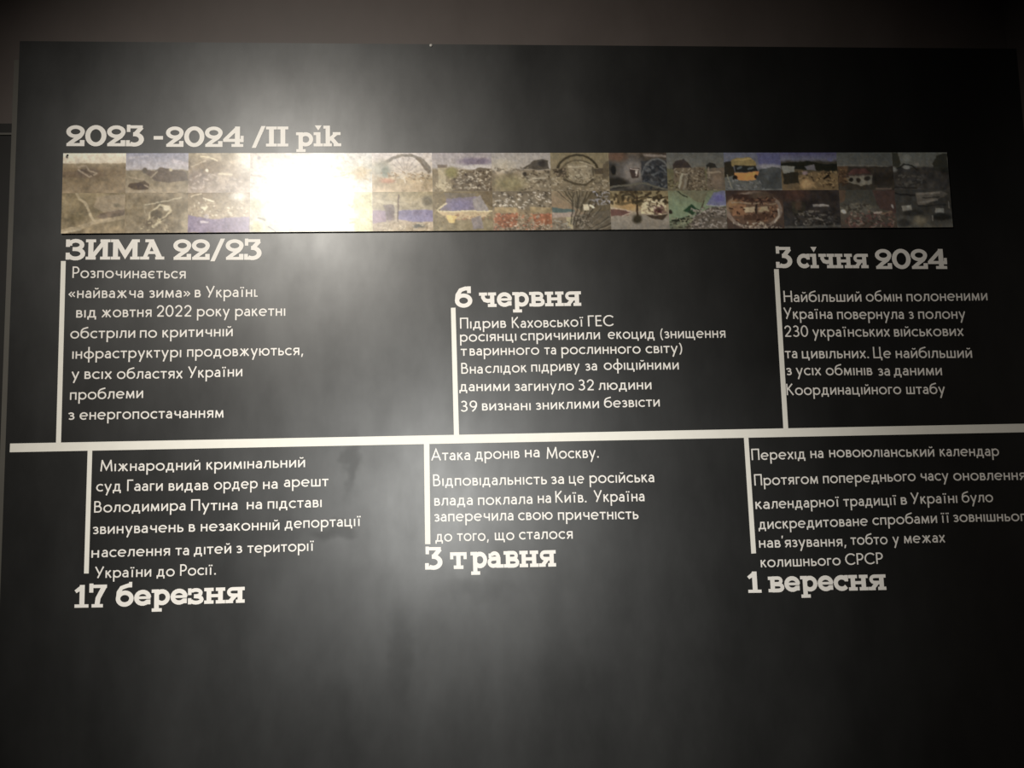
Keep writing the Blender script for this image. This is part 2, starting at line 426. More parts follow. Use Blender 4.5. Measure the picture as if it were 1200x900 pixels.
text_block('lower left white paragraph of six lines, above the 17 березня heading', PARA, 8.6, [
 [('Міжнародний', 117.6, 234.7, 552.4, 550.6), ('кримінальний', 242, 357.5, 550.4, 547.4)],
 [('суд', 112.7, 141.7, 575.9, 575.5), ('Гааги', 149, 190.7, 575.4, 575.0), ('видав', 197.7, 244.2, 575, 574.2), ('ордер', 250.8, 302, 573.8, 572.1), ('на', 308.3, 325.3, 573.3, 572.5), ('арешт', 332.8, 385, 570.8, 569.7)],
 [('Володимира', 110.3, 217.3, 600.7, 598.1), ('Путіна', 224, 278.3, 598.6, 597.4), ('на', 289.2, 307, 596.9, 596.4), ('підставі', 313.7, 377, 596.2, 594.2)],
 [('звинувачень', 108.7, 215, 626, 623.3), ('в', 221.3, 228.7, 623, 623), ('незаконній', 235.3, 327.5, 622.7, 620.8), ('депортації', 333.7, 422.8, 619.4, 616.3)],
 [('н', 107.1, 116.1, 653.6, 653.4), ('аселення', 119, 199.2, 653, 650.9), ('та', 205.6, 221.5, 650.7, 650.5), ('дітей', 227.2, 271, 650, 648.2), ('з', 277.1, 283.9, 648.2, 648), ('території', 290, 367.8, 648.1, 645.3)],
 [('України', 111.2, 177.2, 677.5, 675.6), ('до', 183.6, 204.7, 675.6, 675.2), ('Росії.', 211.1, 252.9, 674.7, 673.3)]])
text_block('upper middle white paragraph of six tight lines, below the 6 червня heading', PARA, 8.2, [
 [('Підрив', 539.2, 593.2, 385.2, 384), ('Каховської', 600, 683.5, 384.4, 382.6), ('ГЕС', 689.2, 719.3, 382.5, 382)],
 [('росіянці', 539.2, 605.2, 400.5, 399.2), ('спричинили', 610, 703.2, 399, 397.5), ('екоцид', 712.5, 767, 397.2, 396.8), ('(знищення', 774, 850.2, 396.6, 395.7)],
 [('т', 540, 547.3, 417, 417), ('варинного', 550.5, 632, 416.7, 415.5), ('та', 638, 651.7, 415.5, 415.3), ('рослинного', 658, 750.8, 415.2, 414.2), ('світу)', 756.7, 799.5, 414, 413.4)],
 [('Вна', 540.7, 565.7, 438, 437.8), ('слідок', 568.7, 617.2, 437.2, 436.2), ('підриву', 622.7, 679.5, 435.6, 434.3), ('за', 686, 699.7, 434.4, 434), ('офіційними', 707.7, 795.5, 433.4, 433)],
 [('даними', 538.3, 597.2, 458.5, 458), ('загинуло', 603.2, 672.7, 458.2, 457.5), ('32', 678, 696, 457.5, 457.3), ('людини', 701.5, 763.5, 457, 456.2)],
 [('39', 540, 559.3, 482.4, 482.2), ('визнані', 565, 622, 481, 480.6), ('зниклими', 628, 702, 480.3, 478.2), ('безвісти', 708, 773.2, 477.8, 476.3)]])
text_block('lower middle white paragraph of five lines, above the 3 травня heading', PARA, 8.8, [
 [('Атака', 505.3, 551, 539.6, 539), ('дронів', 556.7, 609, 538.3, 537), ('на', 615.3, 632.4, 536, 535.8), ('Москву.', 640.7, 701.6, 537.7, 536.3)],
 [('Відповідальність', 507.7, 641, 569.6, 567.4), ('за', 646, 661, 567.3, 567), ('це', 667, 684.7, 566.6, 566.4), ('російська', 691, 766.7, 566.1, 565)],
 [('влада', 509, 554, 592.6, 591.7), ('поклала', 560.3, 624, 592, 590.4), ('на', 630.4, 645.8, 589.7, 589.2), ('Київ.', 651, 687.3, 589, 588.7), ('Україна', 696, 755.3, 588.2, 587.3)],
 [('заперечила', 509, 601.7, 611.3, 609.7), ('свою', 607.3, 647.7, 609.6, 608.8), ('причетність', 654, 748.3, 609.3, 608.2)],
 [('до', 510.3, 530, 634.7, 634.3), ('того,', 535.8, 572.8, 633.9, 633.6), ('що', 580, 602.8, 633, 632.8), ('сталося', 608.3, 671.2, 632.2, 631.2)]])
text_block('upper right white paragraph of six lines, below the 3 січня 2024 heading', PARA, 8.5, [
 [('Найбільший', 918.7, 1009.6, 354, 353.4), ('обмін', 1015, 1057, 353.3, 353.2), ('полоненими', 1062.7, 1157.3, 353.2, 352)],
 [('Україна', 918.7, 975.6, 373.7, 373.7), ('повернула', 981.3, 1059.3, 374, 373.8), ('з', 1065.3, 1071, 373.7, 373.7), ('полону', 1076.4, 1131.6, 373.7, 373.5)],
 [('230', 919.7, 947.3, 394.7, 394.6), ('українських', 952.4, 1043, 394.7, 394.3), ('військових', 1048, 1129.3, 394.4, 393.6)],
 [('та', 920.3, 934.4, 419.8, 419.8), ('цивільних.', 940, 1018.3, 420, 419.7), ('Це', 1023.7, 1044.4, 419.7, 419.6), ('найбільший', 1050, 1139.3, 419.6, 419.3)],
 [('з', 921.7, 928, 439.7, 439.7), ('усіх', 933, 962.3, 439.7, 439.7), ('обмінів', 968, 1022.4, 439.7, 439.7), ('за', 1029.3, 1043, 440.3, 440.2), ('даними', 1047.6, 1104, 440, 439.7)],
 [('Координаційного', 922, 1056.3, 463, 461.8), ('штабу', 1062.4, 1107.7, 461.8, 461.7)]])
text_block('lower right white paragraph of six lines, above the 1 вересня heading', PARA, 8.5, [
 [('Перехід', 881, 943.7, 539.2, 537.6), ('на', 950, 965, 536.9, 536.6), ('новоюліанський', 972, 1095, 535.9, 535), ('календар', 1101.7, 1171, 534.8, 534.2)],
 [('Протягом', 884.2, 958.7, 569, 566.6), ('попереднього', 964.7, 1073.2, 566.4, 563.6), ('часу', 1078.5, 1111.8, 563.3, 563.1), ('оновлення', 1117.5, 1202, 563.1, 562.3)],
 [('ка', 885.5, 902, 596.5, 596.3), ('лендарної', 904, 983.5, 596, 593.6), ('традиції', 988.7, 1050.7, 593.5, 591.7), ('в', 1056, 1063, 591.3, 591.2), ('Україні', 1067.7, 1122, 590.6, 589.3), ('було', 1127.5, 1164, 589, 588.2)],
 [('дискредитоване', 889, 1017.2, 620.2, 616), ('спробами', 1022.7, 1098.3, 615.3, 612.8), ('її', 1103.4, 1112.6, 612.6, 612.4), ('зовнішнього', 1117.5, 1212, 611.8, 610.3)],
 [("нав'", 889.7, 918.3, 641.9, 641.4), ('язування,', 920, 991.7, 641.3, 640), ('тобто', 997.2, 1040.3, 638.4, 637.7), ('у', 1046.3, 1053.8, 637.5, 637.4), ('межах', 1059.7, 1107.7, 636.6, 635.5)],
 [('колишнього', 891.7, 985.3, 664.8, 662.2), ('СРСР', 990.8, 1035, 662, 660.5)]])

heading('bold white heading "2023 -2024 /II рік" standing above the photo strip', [
 ('2023', 77.4, 168.6, 171.3, 171.6, 16.8), ('-', 180, 191, 171.8, 171.8, 17), ('2024', 194.4, 285.6, 172.2, 172.4, 16.4), ('/II', 295, 338, 171.9, 171.8, 16.0), ('рік', 347, 400, 171.8, 171.6, 16.6)])
heading('bold white heading "ЗИМА 22/23" just under the left end of the photo strip', [
 ('ЗИМА', 77, 192.6, 304.3, 304.2, 16.2), ('22/23', 203, 306.6, 304.6, 304.6, 16.6)])
heading('bold white heading "6 червня" over the upper middle paragraph', [
 ('6', 533.2, 553.7, 360.4, 360.2, 16.6), ('червня', 561.7, 681.2, 360, 358.4, 17.0)])
heading('bold white heading "3 січня 2024" over the upper right paragraph', [
 ('3', 909.7, 928.8, 314, 314, 16.8), ('січня', 934.5, 1017.9, 314.3, 314.3, 16.8), ('2024', 1026.5, 1110.3, 315.2, 315.2, 16.0)])
heading('bold white heading "17 березня" under the lower left paragraph', [
 ('17', 87, 124.9, 712.2, 711.6, 18.2), ('березня', 135.6, 286.8, 710.7, 706.2, 18.6)])
heading('bold white heading "3 травня" under the lower middle paragraph', [
 ('3', 498.3, 518.7, 667.5, 667.3, 18.0), ('т', 527.8, 547.2, 666.8, 666.6, 19.6), ('равня', 551.7, 651.7, 666.0, 663.8, 19.2)])
heading('bold white heading "1 вересня" under the lower right paragraph', [
 ('1', 876.7, 892.5, 694.7, 694.5, 17.0), ('вересня', 900.8, 1038.7, 694, 691.2, 18.2)])

# ------------------------------------------------------------------ timeline and its upright bars
def strip_bar(name, quad, thick, label, group=None):
    """a flat white bar: quad = four photograph corners (clockwise from top left)"""
    q = [at(*p) for p in quad]
    o = q[3]
    V = [(p.x - o.x, -thick, p.z - o.z) for p in q] + [(p.x - o.x, 0.0, p.z - o.z) for p in q]
    F = [(0, 3, 2, 1), (0, 1, 5, 4), (1, 2, 6, 5), (2, 3, 7, 6), (3, 0, 4, 7)]
    ob = mesh_obj(name, V, F, M_BAR)
    ob.location = (o.x, 0, o.z)
    return tag(ob, label, 'timeline' if name == 'timeline_bar' else 'bar', group)
strip_bar('timeline_bar', [(12.0, 519.8), (1216, 496.2), (1216, 506.2), (11.5, 530.0)], 0.0008, 'long white horizontal timeline bar crossing the black wall below the middle')
UP = 'upright bars joining the timeline'
strip_bar('upright_bar', [(71.6, 306), (77.2, 306), (71.6, 520), (65.8, 520)], 0.0012, 'upright white bar left of the eight-line upper left paragraph', UP)
strip_bar('upright_bar', [(102.9, 527), (108.3, 527), (104.1, 672), (98.6, 672)], 0.0012, 'upright white bar left of the lower left paragraph', UP)
strip_bar('upright_bar', [(528.4, 360.8), (533.8, 360.6), (538, 512), (532.0, 512)], 0.0012, 'upright white bar left of the upper middle paragraph', UP)
strip_bar('upright_bar', [(496.8, 520), (503.2, 520), (504.4, 637.6), (498.2, 637.6)], 0.0012, 'upright white bar left of the lower middle paragraph', UP)
strip_bar('upright_bar', [(907.0, 315.5), (912.4, 315.5), (923.6, 503), (918.0, 503)], 0.0012, 'upright white bar left of the upper right paragraph', UP)
strip_bar('upright_bar', [(871.6, 511), (876.8, 511), (885.9, 648.3), (880.4, 648.7)], 0.0012, 'upright white bar left of the lower right paragraph', UP)

# ------------------------------------------------------------------ the strip of photographs
GU, GV = 84, 54                                     # colour samples across and down one photograph
def lin(c):
    c = np.asarray(c, float) / 255.0
    return np.where(c <= 0.04045, c / 12.92, ((c + 0.055) / 1.055) ** 2.4)

def paint_print(ops, seed):
    """one printed picture as an array of colours (rows from top to bottom)"""
    rs = np.random.RandomState(seed)
    u, v = np.meshgrid(np.linspace(0, 1, GU), np.linspace(0, 1, GV))
    a = np.zeros((GV, GU, 3))
    def blend(mask, col):
        a[:] = a * (1 - mask[..., None]) + np.asarray(col, float) * mask[..., None]
    px = 1.0 / GV
    def value_noise(cu, cv):
        g = rs.rand(cv + 2, cu + 2)
        x = np.clip(u, 0, 0.9999) * cu; y = np.clip(v, 0, 0.9999) * cv
        i = x.astype(int); j = y.astype(int); fx = x - i; fy = y - j
        fx = fx * fx * (3 - 2 * fx); fy = fy * fy * (3 - 2 * fy)
        return (g[j, i] * (1 - fx) + g[j, i + 1] * fx) * (1 - fy) + (g[j + 1, i] * (1 - fx) + g[j + 1, i + 1] * fx) * fy
    u_, v_ = u, v                                    # ragged outlines: bend the drawing a little
    def bend(): return (value_noise(9, 6) - 0.5) + 0.7 * (value_noise(20, 14) - 0.5) + 0.5 * (value_noise(38, 26) - 0.5)
    bu, bv = bend(), bend()
    u, v = u_ + 0.016 * bu, v_ + 0.024 * bv
    au = u * 1.55                                    # au, v: equal scale both ways
    def seg(x0, y0, x1, y1):
        x0 *= 1.55; x1 *= 1.55
        dx, dy = x1 - x0, y1 - y0; L2 = dx * dx + dy * dy + 1e-9
        t = np.clip(((au - x0) * dx + (v - y0) * dy) / L2, 0, 1)
        return np.hypot(au - x0 - t * dx, v - y0 - t * dy)
    for op in ops:
        k = op[0]
        if k == 'g':
            vs = [s[0] for s in op[1]]
            for c in range(3): a[..., c] = np.interp(v, vs, [s[1][c] for s in op[1]])
        elif k == 'e':
            cx, cy, rx, ry, col = op[1:6]; soft = op[6] if len(op) > 6 else 0.0
            d = np.hypot((u - cx) / rx, (v - cy) / ry)
            blend(np.clip((1 - d) / max(soft, px / min(rx * 1.55, ry)) + 0.5, 0, 1), col)
        elif k == 'o':                               # ring
            cx, cy, rx, ry, w, col = op[1:7]
            d = abs(np.hypot((u - cx) / rx, (v - cy) / ry) - 1) * min(rx * 1.55, ry)
            m_ = np.clip((w / 2 - d) / px + 0.5, 0, 1)
            if len(op) > 7: m_ = m_ * (v < op[7])
            blend(m_, col)
        elif k == 'p':
            pts, col = op[1], op[2]
            ins = np.zeros(u.shape, bool); n = len(pts)
            dist = np.full(u.shape, 9.0)
            for i in range(n):
                x0, y0 = pts[i]; x1, y1 = pts[(i + 1) % n]
                if y0 != y1:
                    c = ((y0 > v) != (y1 > v)) & (u < (x1 - x0) * (v - y0) / (y1 - y0) + x0)
                    ins ^= c
                dist = np.minimum(dist, seg(x0, y0, x1, y1))
            blend(np.clip(np.where(ins, dist, -dist) / px + 0.5, 0, 1), col)
        elif k == 'l':
            pts, w, col = op[1:4]
            d = np.full(u.shape, 9.0)
            for q0, q1 in zip(pts[:-1], pts[1:]): d = np.minimum(d, seg(*q0, *q1))
            blend(np.clip((w / 2 - d) / px + 0.5, 0, 1), col)
        elif k == 'n':                               # mottling
            u0, v0, u1, v1, cells, amp = op[1:7]
            m_ = ((u >= u0) & (u <= u1) & (v >= v0) & (v <= v1))[..., None]
            f = (value_noise(cells, max(2, int(cells / 1.5))) - 0.5 + 0.6 * (value_noise(cells * 2, max(3, int(cells * 1.3))) - 0.5))[..., None]
            a[:] = np.where(m_, a * (1 + 2 * amp * f), a)
        elif k == 's':                               # scattered rubble
            u0, v0, u1, v1, n, cols, w = op[1:8]; n = int(2.2 * n); w = 0.72 * w
            for i in range(n):
                cx, cy = rs.uniform(u0, u1), rs.uniform(v0, v1); t = rs.uniform(0, 6.28); r = rs.uniform(0.3, 1.4) * w
                col = cols[rs.randint(len(cols))]
                blend(0.85 * np.clip((w * 0.35 - seg(cx, cy, cx + r * math.cos(t), cy + 0.8 * r * math.sin(t))) / px + 0.5, 0, 1), col)
        elif k == 'f':                               # fan of lines
            cx, cy, r0, r1, a0, a1, n, w, col = op[1:10]
            for i in range(n):
                t = math.radians(a0 + (a1 - a0) * i / max(1, n - 1))
                blend(0.8 * np.clip((w / 2 - seg(cx + r0 * math.cos(t) / 1.55, cy + r0 * math.sin(t), cx + r1 * math.cos(t) / 1.55, cy + r1 * math.sin(t))) / px + 0.5, 0, 1), col)
    mid = a.mean(axis=(0, 1)); a = mid + 1.08 * (a - mid)
    grain = 1 + 0.10 * (value_noise(14, 9) - 0.5) + 0.13 * (value_noise(30, 19) - 0.5) + 0.12 * (value_noise(56, 36) - 0.5)
    a = a * grain[..., None] + 5 * (value_noise(24, 16)[..., None] - 0.5) * np.array([1.0, 0.2, -1.0])
    b = np.pad(a, ((1, 1), (1, 1), (0, 0)), mode='edge')
    a = 0.68 * a + 0.08 * (b[:-2, 1:-1] + b[2:, 1:-1] + b[1:-1, :-2] + b[1:-1, 2:])
    return np.clip(a, 0, 255)

PRINTS = [
 # column 0
 ('bare field with a wrecked vehicle under a pale sky', [('g', [(0, (214, 200, 178)), (.24, (205, 190, 165)), (.27, (150, 132, 102)), (.45, (130, 110, 82)), (.7, (140, 120, 90)), (1, (143, 123, 94))]), ('n', 0, .28, 1, 1, 5, .1),
   ('p', [(0, .48), (.2, .44), (.55, .42), (.72, .55), (.5, .66), (.2, .6), (0, .62)], (118, 99, 76)), ('e', .4, .48, .17, .1, (112, 95, 78), .6), ('l', [(.24, .34), (.36, .32), (.42, .44), (.55, .5), (.42, .6), (.3, .48), (.25, .4)], .035, (160, 142, 118)), ('l', [(.3, .42), (.48, .56)], .03, (96, 82, 68)), ('l', [(0, .27), (1, .3)], .02, (140, 124, 98)), ('e', .055, .08, .02, .035, (90, 84, 76))]),
 ('grassy slope with pale forked dirt tracks', [('g', [(0, (138, 121, 88)), (.5, (133, 117, 86)), (1, (140, 122, 92))]), ('n', 0, 0, 1, 1, 6, .12), ('p', [(.55, .1), (1, .02), (1, .45), (.7, .5), (.5, .35)], (150, 132, 104)), ('p', [(.62, .5), (1, .4), (1, .58), (.7, .66), (.55, .62)], (122, 104, 84)),
   ('l', [(.22, .0), (.28, .15), (.36, .22), (.42, .4), (.47, .58), (.51, .68)], .06, (168, 150, 116)), ('l', [(0, .96), (.25, .86), (.55, .72), (.8, .66), (1, .6)], .1, (166, 147, 114)), ('l', [(0, .99), (.3, .9)], .06, (182, 164, 132)), ('e', .25, .6, .12, .1, (118, 104, 74), .8), ('e', .88, .3, .05, .05, (120, 108, 84), .8), ('n', 0, .5, 1, 1, 12, .1)]),
 # column 1
 ('muddy lot of burnt trucks under a blue sky', [('g', [(0, (158, 156, 172)), (.4, (188, 180, 182)), (.45, (150, 136, 112)), (1, (165, 148, 122))]), ('l', [(.05, .12), (.35, .08)], .05, (182, 176, 184)), ('l', [(.75, .2), (1, .3)], .1, (196, 186, 192)), ('n', 0, .45, 1, 1, 8, .12), ('p', [(.28, .5), (.3, .4), (.45, .46), (.55, .36), (.75, .42), (.95, .46), (1, .7), (.7, .74), (.45, .7), (.4, .6)], (122, 108, 96)), ('e', .3, .44, .04, .08, (118, 108, 96), .4),
   ('p', [(.06, .76), (.3, .7), (.38, .8), (.36, .92), (.15, .92), (.04, .86)], (108, 93, 78)), ('l', [(.05, .6), (.3, .66)], .03, (178, 160, 134)), ('l', [(.5, .46), (.4, .62)], .03, (180, 164, 140)), ('e', .72, .43, .03, .04, (190, 178, 150)), ('l', [(.3, .8), (.36, .86)], .03, (170, 152, 130)), ('l', [(0, .97), (1, .93)], .05, (172, 155, 130))]),
 ('overturned wreck with a long gun barrel from above', [('g', [(0, (150, 134, 108)), (.4, (146, 130, 102)), (1, (158, 142, 116))]), ('n', 0, 0, 1, 1, 9, .12), ('l', [(.3, .3), (.6, .22), (.9, .12)], .022, (208, 194, 160)), ('l', [(.4, .5), (.55, .3), (.66, .33), (.73, .45), (.6, .68), (.45, .85), (.38, .72), (.4, .5)], .05, (204, 188, 150)), ('p', [(.42, .5), (.56, .36), (.66, .44), (.58, .66), (.44, .8)], (150, 134, 106)),
   ('e', .5, .55, .1, .13, (112, 100, 80), .3), ('e', .38, .76, .06, .1, (124, 110, 90), .4), ('s', .26, .6, .72, .95, 16, [(206, 190, 150), (128, 112, 90)], .05), ('e', .66, .38, .06, .08, (220, 206, 172), .6), ('l', [(.58, .7), (.74, .52)], .03, (120, 106, 84)), ('e', .97, .8, .08, .3, (176, 160, 130), 1.0), ('l', [(.3, .3), (.32, .5)], .02, (176, 160, 130))]),
 # column 2
 ('collapsed hangar with pale wreckage', [('g', [(0, (200, 184, 156)), (.35, (186, 168, 146)), (1, (204, 186, 170))]), ('n', 0, 0, 1, 1, 7, .12), ('e', .36, .36, .22, .17, (166, 148, 126), .6), ('e', .18, .65, .16, .2, (170, 154, 142), .8), ('l', [(.2, .08), (.33, .1), (.46, .2)], .04, (246, 228, 190)), ('e', .3, .44, .025, .04, (255, 240, 214)), ('l', [(.5, .52), (.7, .54)], .045, (240, 224, 192)), ('l', [(.06, .34), (.28, .2)], .025, (226, 208, 178)), ('s', .05, .5, .9, .95, 22, [(214, 196, 182), (178, 160, 148)], .07), ('e', .95, .16, .16, .3, (240, 230, 212), 1.0)]),
 ('rubble heap behind a violet shadowed wall', [('g', [(0, (168, 150, 128)), (.28, (186, 168, 142)), (.5, (196, 178, 152)), (1, (190, 172, 156))]), ('s', .05, .2, 1, .62, 40, [(246, 232, 204), (168, 150, 132), (206, 188, 160)], .06), ('p', [(0, .56), (.35, .66), (1, .6), (1, 1), (0, 1)], (168, 152, 176)), ('n', 0, .55, 1, 1, 6, .06), ('l', [(.05, .1), (.22, .02)], .03, (236, 218, 186)), ('l', [(.25, .14), (.42, .22)], .035, (250, 236, 206)), ('p', [(.2, .36), (.34, .34), (.28, .46)], (252, 238, 204)), ('l', [(.22, .74), (.32, .74)], .05, (226, 212, 222)), ('e', .3, .6, .04, .06, (220, 204, 196), .5), ('e', .82, .1, .12, .1, (232, 222, 206), 1.0)]),
 # column 3
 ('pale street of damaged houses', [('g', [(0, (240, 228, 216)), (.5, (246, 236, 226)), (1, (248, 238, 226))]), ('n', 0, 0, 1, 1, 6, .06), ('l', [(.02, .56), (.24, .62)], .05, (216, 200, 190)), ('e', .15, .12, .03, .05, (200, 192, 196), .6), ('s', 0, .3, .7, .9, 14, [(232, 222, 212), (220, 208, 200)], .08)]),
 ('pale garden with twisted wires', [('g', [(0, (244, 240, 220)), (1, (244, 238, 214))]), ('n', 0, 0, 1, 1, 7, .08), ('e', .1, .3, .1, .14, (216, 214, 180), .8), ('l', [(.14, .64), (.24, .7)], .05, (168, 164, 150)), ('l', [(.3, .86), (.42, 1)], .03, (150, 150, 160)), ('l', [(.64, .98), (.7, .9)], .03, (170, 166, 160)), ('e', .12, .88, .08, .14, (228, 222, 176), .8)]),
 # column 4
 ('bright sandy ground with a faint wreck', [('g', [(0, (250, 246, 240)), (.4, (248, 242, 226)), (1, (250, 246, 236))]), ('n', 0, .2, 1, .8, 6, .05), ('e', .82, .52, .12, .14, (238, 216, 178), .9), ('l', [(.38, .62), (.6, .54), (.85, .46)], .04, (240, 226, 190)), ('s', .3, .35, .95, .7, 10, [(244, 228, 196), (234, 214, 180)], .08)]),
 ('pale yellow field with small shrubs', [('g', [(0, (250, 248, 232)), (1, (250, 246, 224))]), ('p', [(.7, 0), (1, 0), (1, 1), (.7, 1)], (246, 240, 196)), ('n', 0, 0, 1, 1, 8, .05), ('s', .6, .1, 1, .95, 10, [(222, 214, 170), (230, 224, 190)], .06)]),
 # column 5
 ('burnt great wheel against a white sky', [('g', [(0, (234, 222, 216)), (.5, (222, 206, 186)), (.7, (204, 182, 146)), (1, (212, 188, 154))]), ('o', .56, .52, .4, .46, .075, (164, 154, 142), .52), ('l', [(.75, .14), (.95, .5)], .08, (152, 140, 126)), ('f', .56, .52, .1, .42, 190, 350, 8, .02, (190, 176, 168)), ('e', .15, .4, .16, .2, (190, 184, 166), .8), ('e', .22, .5, .06, .14, (160, 164, 148), .7), ('s', .05, .5, .98, .74, 30, [(178, 150, 116), (206, 178, 140), (158, 138, 112), (226, 212, 190)], .06), ('e', .25, .72, .12, .06, (200, 150, 120), .8), ('n', 0, .6, 1, 1, 9, .1)]),
 ('room with a violet painted dado and an open door', [('g', [(0, (184, 168, 134)), (.16, (196, 180, 148)), (.45, (190, 176, 150)), (.5, (200, 186, 168)), (.76, (190, 172, 150)), (1, (196, 176, 146))]), ('p', [(0, .48), (.22, .48), (.22, .76), (0, .8)], (176, 152, 168)), ('p', [(.42, .48), (1, .46), (1, .76), (.7, .78), (.42, .7)], (160, 150, 178)), ('p', [(.18, .33), (.36, .32), (.37, .74), (.24, .72)], (158, 142, 136)), ('e', .28, .6, .06, .14, (138, 122, 126), .9), ('l', [(.43, .08), (.42, .74)], .035, (140, 124, 112)), ('l', [(.1, .24), (.38, .3)], .08, (214, 200, 170)), ('e', .92, .24, .1, .12, (152, 142, 124), .8), ('e', .76, .88, .1, .05, (140, 136, 128), .6), ('s', .05, .8, .95, .98, 14, [(226, 208, 176), (166, 148, 124)], .06), ('n', 0, 0, 1, 1, 6, .05)]),
 # column 6
 ('heap of building rubble beside a pale column', [('g', [(0, (170, 160, 162)), (.35, (186, 176, 172)), (.45, (142, 126, 98)), (1, (160, 144, 116))]), ('e', .72, .22, .28, .1, (140, 126, 142), .7), ('e', .75, .38, .25, .07, (208, 198, 192), .7), ('p', [(.38, .95), (.3, .7), (.6, .5), (.8, .38), (1, .42), (1, 1), (.3, 1)], (126, 112, 94)), ('s', .3, .45, 1, .95, 70, [(196, 182, 158), (90, 78, 66), (150, 134, 112), (210, 196, 172)], .055), ('p', [(.1, .32), (.24, .32), (.22, 1), (.1, 1)], (186, 170, 136)), ('p', [(.08, .3), (.25, .3), (.24, .38), (.1, .38)], (136, 120, 106)), ('e', .32, .5, .1, .14, (152, 142, 92), .7), ('s', 0, .75, .4, 1, 12, [(206, 190, 156), (140, 124, 98)], .06)]),
 ('house with a blue grey roof and yellow eaves', [('g', [(0, (142, 126, 96)), (.4, (146, 130, 102)), (1, (152, 138, 108))]), ('p', [(.2, .02), (.75, .05), (.6, .2), (.24, .22)], (134, 122, 106)), ('p', [(.75, .0), (1, 0), (1, .4), (.85, .3)], (132, 116, 92)), ('p', [(.25, .18), (.78, .12), (.95, .5), (.1, .52)], (142, 130, 142)), ('e', .45, .35, .2, .14, (138, 128, 156), .7), ('p', [(.66, .2), (.8, .1), (.94, .5), (.7, .46)], (158, 148, 144)), ('p', [(.06, .5), (.98, .5), (.86, .68), (.3, .72), (.2, .66)], (196, 172, 132)), ('l', [(.06, .5), (.98, .5)], .03, (222, 206, 160)), ('l', [(.06, .5), (.22, .3)], .04, (214, 198, 156)), ('p', [(.22, .6), (.4, .62), (.36, .8), (.26, .8)], (226, 194, 120)), ('s', .4, .56, .95, .74, 16, [(160, 122, 96), (206, 182, 140)], .05), ('p', [(.64, .7), (.8, .62), (.84, .95), (.66, .95)], (152, 140, 136)), ('n', 0, .7, 1, 1, 8, .1), ('s', 0, .3, .2, 1, 10, [(176, 158, 116), (128, 112, 82)], .05)]),
 # column 7
 ('ruined block with a fallen grey dome roof', [('g', [(0, (160, 152, 146)), (.4, (170, 160, 148)), (.48, (134, 118, 94)), (1, (126, 112, 88))]), ('e', .2, .36, .18, .16, (182, 170, 150), 1.0), ('p', [(.5, .42), (.6, .34), (.72, .2), (.85, .16), (.95, .2), (.97, .42), (.8, .44)], (90, 82, 72)), ('e', .86, .28, .06, .08, (70, 64, 60), .6), ('s', 0, .4, .6, .52, 18, [(112, 100, 84), (150, 136, 112)], .05), ('p', [(.5, .48), (.98, .46), (.98, 1), (.5, 1)], (140, 126, 102)), ('s', .5, .48, 1, 1, 40, [(176, 162, 136), (84, 72, 58), (120, 106, 84)], .06), ('l', [(.7, .66), (.9, .66)], .05, (178, 164, 138)), ('e', .56, .56, .035, .06, (70, 62, 52), .5), ('e', .3, .8, .25, .2, (142, 130, 92), 1.0), ('n', 0, .45, 1, 1, 10, .12)]),
 ('orange brick rubble between broken walls', [('g', [(0, (120, 106, 86)), (.4, (128, 114, 92)), (.55, (150, 128, 96)), (1, (134, 114, 90))]), ('s', 0, 0, 1, .45, 70, [(186, 172, 152), (76, 66, 54), (140, 124, 100), (212, 200, 182)], .05), ('p', [(.05, .4), (.42, .42), (.42, .55), (.02, .56)], (164, 140, 98)), ('p', [(.62, .4), (.98, .42), (.98, .55), (.65, .55)], (160, 138, 98)), ('p', [(.05, .58), (.42, .55), (.4, .9), (.2, .95), (.02, .8)], (152, 98, 66)), ('p', [(.66, .6), (1, .58), (1, .85), (.7, .88)], (148, 94, 62)), ('s', .02, .55, 1, 1, 60, [(190, 116, 80), (120, 78, 58), (176, 156, 130), (100, 88, 74)], .05), ('s', .2, .85, .95, 1, 24, [(196, 182, 160), (80, 68, 56)], .04), ('n', 0, 0, 1, 1, 12, .12)]),
 # column 8
 ('ruined arched hall ringed by debris', [('g', [(0, (124, 112, 82)), (.4, (126, 112, 84)), (1, (118, 104, 80))]), ('o', .46, .48, .34, .42, .05, (66, 58, 42), .4), ('o', .46, .5, .27, .3, .04, (96, 84, 62)), ('p', [(.28, .3), (.7, .3), (.72, .75), (.5, .84), (.32, .7)], (138, 124, 98)), ('l', [(.3, .38), (.64, .36)], .035, (168, 156, 128)), ('l', [(.5, .24), (.75, .36)], .03, (160, 146, 116)), ('p', [(.02, .42), (.26, .4), (.26, .6), (.1, .6)], (84, 72, 54)), ('p', [(.74, .42), (.95, .4), (.92, .56), (.76, .56)], (84, 72, 56)), ('s', .28, .34, .7, .7, 22, [(166, 154, 126), (100, 88, 68)], .05), ('s', 0, .62, 1, 1, 60, [(150, 138, 112), (86, 76, 58), (164, 150, 124)], .05), ('l', [(.22, .7), (.4, .82), (.6, .84), (.72, .7)], .05, (78, 68, 50)), ('s', .02, .42, .26, .62, 12, [(140, 122, 96), (56, 48, 36)], .05), ('p', [(.9, .3), (1, .2), (1, .6), (.88, .7)], (96, 84, 64))]),
